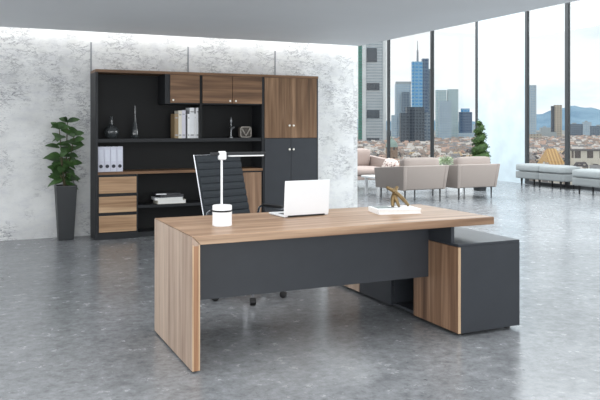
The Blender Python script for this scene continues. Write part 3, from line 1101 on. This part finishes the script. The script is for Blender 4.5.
def tower(name, label, cat, pieces, w, group=None):
    """pieces: (part name, x0, x1, ytop, ybottom or None, dist offset, depth, material)"""
    w *= KW
    xs = [p[1] for p in pieces] + [p[2] for p in pieces]
    c = at((min(xs) + max(xs)) / 2, HY, w)
    t = thing(name, label, cat, (c.x, c.y, GZ), YAW, group, local=True)
    for pn, x0, x1, yt, yb, off, dep, mat in pieces:
        ww = w + off
        a = (x0 - (min(xs) + max(xs)) / 2) / FPX * ww
        b_ = (x1 - (min(xs) + max(xs)) / 2) / FPX * ww
        zt = CAM_H + (HY - yt) / FPX * ww - GZ
        zb = 0 if yb is None else CAM_H + (HY - yb) / FPX * ww - GZ
        MB().box(a, b_, off, off + dep * .55, zb, zt).build(pn, mat, t)
    return t


F1 = facade('pale_office_facade', (196, 200, 204), (122, 132, 140), 3.8, 2.6, .5, .8)
F_GREEN = facade('green_glass_facade', (96, 138, 128), (70, 120, 108), 4, 3, .6, .7, .25)
F_WHITE = facade('white_stone_facade', (228, 232, 234), (200, 206, 210), 8, 40, .1, .9)
F_DARK = facade('dark_office_facade', (78, 88, 100), (30, 40, 54), 4, 4, .55, .6)
F_BLUE = facade('blue_glass_facade', (130, 184, 220), (62, 122, 172), 5, 6, .5, .7, .2)
F_BLUE2 = facade('deep_blue_glass_facade', (92, 116, 142), (44, 66, 96), 5, 5, .5, .7, .2)
F_GREY = facade('grey_blue_facade', (186, 202, 212), (118, 140, 160), 4, 4, .5, .6)
F_TEAL = facade('grey_green_facade', (190, 208, 212), (118, 146, 156), 5, 5, .4, .5)
F_SLATE = facade('slate_facade', (124, 138, 152), (64, 80, 98), 4.5, 5, .55, .65)
F_BEIGE = facade('beige_facade', (196, 186, 170), (110, 104, 100), 4.5, 5, .5, .5)
F_BAND = plain('dark_sky_garden', (70, 76, 86), .3, vary=.3, scale=.3)
F_METAL = plain('mast_metal', (150, 154, 160), .5)
F_CROWN = plain('concrete_crown', (170, 178, 182), .7)

tower('office_tower', 'pale skyscraper with white corner columns and dark sky garden bands, beside the marble wall', 'building',
      [('green_glass_shaft', 358.8, 362.4, 38, None, 6, 30, F_GREEN), ('corner_column', 362.4, 366.0, 34, None, 0, 30, F_WHITE), ('facade', 366, 383.2, 30, None, 3, 30, F1),
       ('corner_column', 383.2, 386.4, 34, None, 0, 30, F_WHITE), ('sky_garden', 367, 377, 62, 48, 1.5, 6, F_BAND), ('sky_garden', 367, 379.5, 90, 83, 1.5, 6, F_BAND),
       ('sky_garden', 367, 379.5, 118, 110, 1.5, 6, F_BAND), ('sky_garden', 367, 379.5, 145, 138, 1.5, 6, F_BAND)], 900)
tower('office_tower', 'light grey high-rise with a pale crown between the banded skyscraper and the blue glass tower', 'building',
      [('tower_shaft', 395.6, 411.0, 84, None, 0, 30, F_GREY), ('crown', 396.2, 411.4, 81.5, 84, 2, 26, F_CROWN), ('front_shaft', 401.5, 409.0, 92, None, -12, 12, F_SLATE), ('low_wing', 391.5, 396.5, 115, None, -6, 25, F_GREY)], 1150)
t = tower('office_tower', 'tall blue glass skyscraper carrying a thin antenna mast', 'building',
          [('blue_glass_shaft', 412.2, 422.6, 61.5, None, 0, 26, F_BLUE), ('dark_glass_shaft', 422.6, 429.0, 58.5, None, 3, 26, F_BLUE2), ('lower_shaft', 429.0, 434.6, 69.0, None, 5, 22, F_SLATE)], 1000)
MB().lathe([(2.4, 0), (2.0, 26), (1.0, 27), (.6, 48)], ((418.6 - 423.4) / FPX * 1600, 14, 40 + 1.4 + (HY - 61.5) / FPX * 1600), 8).build('antenna_mast', F_METAL, t)
tower('office_block', 'wide dark office block standing in front of the blue glass tower', 'building',
      [('main_block', 407.0, 424.5, 107, None, 0, 40, F_DARK), ('side_block', 424.5, 431.8, 112, None, 6, 40, F_SLATE), ('low_block', 400.5, 407.0, 113, None, -4, 35, F_DARK)], 880)
tower('office_tower', 'twin grey green glass towers standing behind a pale slab', 'building',
      [('twin_shaft', 436.4, 446.6, 90, None, 0, 30, F_TEAL), ('twin_shaft', 448.2, 458.4, 89.2, None, 0, 30, F_TEAL)], 1250)
tower('office_block', 'pale ribbed slab block standing in front of the twin towers', 'building', [('slab', 439.2, 451.4, 101, None, 0, 25, F_GREY)], 1080)
tower('office_block', 'small blue glass block beside the spiral topiary', 'building',
      [('main_block', 460.0, 472.2, 112, None, 0, 30, F_BLUE2), ('roof_storey', 462, 470, 108.5, 112, 4, 20, F_BLUE), ('base_block', 458.5, 474, 133, None, -8, 30, F_GREY)], 1200)
tower('office_tower', 'tall slim grey tower rising next to the white pier', 'building', [('tower_shaft', 529.5, 536.4, 85, None, 0, 20, F_GREY), ('base_block', 526, 541, 134, None, -6, 25, F_BEIGE)], 1100)
tower('office_tower', 'solitary slate high-rise with a pale side before the hazy hills', 'building',
      [('dark_side', 552.0, 554.6, 106, None, 1, 16, F_DARK), ('pale_side', 554.6, 562.0, 105, None, 0, 16, F_BEIGE), ('podium', 537, 556, 132, None, -5, 30, F_CROWN)], 1300)
for i, (x0, x1, yt, w, mt_, lb) in enumerate([
        (569, 583, 124, 1500, F_SLATE, 'broad slate blue office block behind the farther window bench'),
        (584, 591.5, 122, 1600, F_GREY, 'grey blue office block between a slate block and the window edge'),
        (592, 612, 126, 1450, F_SLATE, 'slate blue office block at the edge of the view'),
        (541, 551, 127.5, 1700, F_CROWN, 'pale flat office block beyond the slim grey tower'),
        (574, 606, 140, 1150, F_DARK, 'long low dark roofed block before the slate office blocks'),
        (474, 486, 124, 1500, F_GREY, 'pale grey block peeking out behind the spiral topiary'),
        (387, 393, 131, 1250, F_SLATE, 'small slate block behind the green church dome')]):
    t = tower('office_block', lb, 'building', [('main_block', x0, x1, yt, None, 0, 30, mt_), ('roof_plant', x0 + (x1 - x0) * .3, x0 + (x1 - x0) * .6, yt - 1.2, yt, 8, 12, F_CROWN)], w)

# domed church
w = 640
c = at(391.8, HY, w)
t = thing('church', 'round church with grey green dome among the roofs', 'building', (c.x, c.y, GZ), YAW, None, True)
zd = CAM_H + (HY - 147) / FPX * w - GZ
rr = 6.0 / FPX * w
MB().lathe([(rr, 0), (rr, zd - 1), (rr * 1.06, zd - .6), (rr * 1.06, zd)], (0, 0, 0), 28).build('drum', facade('brown_stone_facade', (150, 124, 104), (60, 52, 50), 14, 3.2, .7, .45), t, True)
MB().lathe([(rr * 1.02, zd), (rr * .96, zd + 2.2), (rr * .75, zd + 4.6), (rr * .4, zd + 6.4), (rr * .12, zd + 7), (rr * .1, zd + 8.6), (.05, zd + 10.5)], (0, 0, 0), 28).build('dome', plain('weathered_copper', (150, 172, 164), .7), t, True)

# large steep yellow roof and arcaded block near the benches
w = 560
c = at(557, HY, w)
t = thing('hall', 'big hall with steep yellow ochre tiled roof below the slate high-rise', 'building', (c.x, c.y, GZ), YAW, None, True)
zr, ze = CAM_H + (HY - 149) / FPX * w - GZ, CAM_H + (HY - 167) / FPX * w - GZ
hw_ = 8.5 / FPX * w
MB().box(-hw_ * 1.1, hw_ * 1.1, 0, 26, 0, ze).build('walls', F_BEIGE, t)
tile = NT('ochre_roof_tiles')
ck = tile.n('ShaderNodeTexChecker')
ck.inputs['Scale'].default_value = .8
ck.inputs['Color1'].default_value = srgb(226, 188, 128)
ck.inputs['Color2'].default_value = srgb(196, 150, 100)
tile.l(tile.coords(), ck.inputs['Vector'])
tile.set(ck.outputs['Color'], .9)
MB().faces([(-hw_ * 1.15, -1, ze), (hw_ * 1.15, -1, ze), (hw_ * 1.15, 27, ze), (-hw_ * 1.15, 27, ze), (-hw_ * .55, 13, zr), (hw_ * .55, 13, zr)],
           [(0, 1, 5, 4), (1, 2, 5), (2, 3, 4, 5), (3, 0, 4), (3, 2, 1, 0)]).build('roof', tile.m, t)
tower('arcaded_building', 'cream building with tall dark arched openings behind the farther bench', 'building',
      [('walls', 574, 600, 151, None, 0, 20, facade('cream_arcade', (226, 218, 204), (74, 66, 64), 12, 6.2, .62, .5)), ('roof', 573, 601, 149.3, 151, -1, 22, plain('slate_roof', (110, 106, 106), .8))], 540 / KW)

# ------------------------------------------------------------------ small houses of the old town
walls = [(214, 204, 190), (196, 186, 174), (224, 218, 208), (186, 174, 164)]
roofs = [('brown', (158, 140, 130)), ('terracotta', (200, 168, 152)), ('grey', (146, 143, 144)), ('dark', (88, 82, 84)), ('pale', (220, 212, 206)), ('ochre', (210, 184, 150))]
hr = random.Random(11)
wall_m = [facade('house_wall_%s' % a, c_, (96, 88, 86), 3.6, 3.4, .5, .45) for a, c_ in zip(('cream', 'sand', 'white', 'stone'), walls)]
roof_m = {a: plain('roof_' + a, c_, .9, vary=.12, scale=.4) for a, c_ in roofs}
meshes = {}


def house_shape(mb, L, D, Hh, rh, mat=None):
    tb = MB()
    tb.box(-L / 2, L / 2, -D / 2, D / 2, 0, Hh)
    tb.faces([(-L / 2 - .4, -D / 2 - .4, Hh), (L / 2 + .4, -D / 2 - .4, Hh), (L / 2 + .4, D / 2 + .4, Hh), (-L / 2 - .4, D / 2 + .4, Hh), (-L / 2 + L * .12, 0, Hh + rh), (L / 2 - L * .12, 0, Hh + rh)],
             [(0, 1, 5, 4), (1, 2, 5), (2, 3, 4, 5), (3, 0, 4), (3, 2, 1, 0)], 1)
    tb.box(L * .2, L * .2 + 1.2, 1, 2.2, Hh, Hh + rh + .8, 0, 1, 0)
    for dx in (-.2, .2):
        tb.box(L * dx - .6, L * dx + .6, -D * .38, -D * .1, Hh + rh * .15, Hh + rh * .62, 0, 1, 0)
    if mat is not None:
        tb.bm.transform(mat)
    return tb


for rn, _ in roofs:
    for k in range(2):
        tb = house_shape(None, 6.5 + 2 * k, 5.2 + 1 * k, 10 + 2 * k, 2.8)
        me = bpy.data.meshes.new('house_' + rn)
        tb.bm.to_mesh(me)
        tb.bm.free()
        me.materials.append(wall_m[hr.randrange(4)])
        me.materials.append(roof_m[rn])
        meshes[(rn, k)] = me

taken = []
for nm in [o for o in bpy.data.objects if o.get('category') == 'building']:
    taken.append((nm.location.x, nm.location.y, 42))
spots = []
w = 440.0
while w < 2600:
    step = 9.4 + (w - 440) * .003
    x = 318 + hr.uniform(0, 8)
    while x < 660:
        jw = w + hr.uniform(-.6, .6)
        p = at(x, HY, jw)
        if all((p.x - a) ** 2 + (p.y - b_) ** 2 > r * r for a, b_, r in taken):
            spots.append((x, jw, p))
        x += (step * hr.uniform(1.0, 1.35)) / jw * FPX
    w += step * 1.15
near, rest = [], []
for x, w, p in spots:
    yroof = HY + (CAM_H - GZ - 15) / w * FPX
    left_win = 357 < x < 479 and yroof < 158
    right_win = 529 < x < 602 and yroof < 168
    if (left_win or right_win) and len(near) < 290:
        near.append((x, w, p, left_win))
    else:
        rest.append((x, w, p))
place = {True: 'in the dense city beyond the lounge windows behind the armchairs', False: 'in the dense city beyond the windows behind the benches'}
for x, w, p, lw in near:
    rn = roofs[hr.choices(range(6), (3, 3, 3, 2, 3, 1))[0]][0]
    o = bpy.data.objects.new('house', meshes[(rn, hr.randrange(2))])
    COL.objects.link(o)
    o.location = (p.x, p.y, GZ)
    o.rotation_euler = (0, 0, YAW + hr.uniform(-.15, .15) + hr.choice((0, 0, PI / 2)))
    o.scale = (1, 1, hr.uniform(.8, 1.2))
    where = 'behind the armchairs' if lw else 'behind the benches'
    tag(o, 'small %s roofed house in the dense city seen through the windows %s' % (rn, where), 'house', '%s roofed houses %s' % (rn, where))
tb = MB()
me_list = [wall_m[0], roof_m['brown'], wall_m[2], roof_m['grey'], wall_m[1], roof_m['terracotta'], wall_m[3], roof_m['pale']]
for x, w, p in rest:
    L, D, Hh = hr.uniform(6, 10), hr.uniform(5, 7), hr.uniform(8, 14)
    mt = Matrix.Translation((p.x, p.y, GZ)) @ Matrix.Rotation(YAW + hr.uniform(-.15, .15), 4, 'Z')
    k = 2 * hr.randrange(4)
    q = [Vector(v) for v in ((-L / 2, -D / 2, 0), (L / 2, -D / 2, 0), (L / 2, D / 2, 0), (-L / 2, D / 2, 0), (-L / 2, -D / 2, Hh), (L / 2, -D / 2, Hh), (L / 2, D / 2, Hh), (-L / 2, D / 2, Hh), (-L / 2, 0, Hh + 3), (L / 2, 0, Hh + 3))]
    vs = [tb.bm.verts.new(mt @ v) for v in q]
    for f_, m_ in (((0, 1, 5, 4), k), ((1, 2, 6, 5), k), ((2, 3, 7, 6), k), ((3, 0, 4, 7), k), ((4, 5, 9, 8), k + 1), ((6, 7, 8, 9), k + 1), ((5, 6, 9), k), ((7, 4, 8), k)):
        fc = tb.bm.faces.new([vs[i] for i in f_])
        fc.material_index = m_
o = tb.build('distant_rooftops', me_list)
tag(o, 'sea of distant rooftops filling the city out to the hills', 'rooftops', None, 'stuff')

for o in bpy.data.objects:
    if '_w' in o:
        del o['_w']
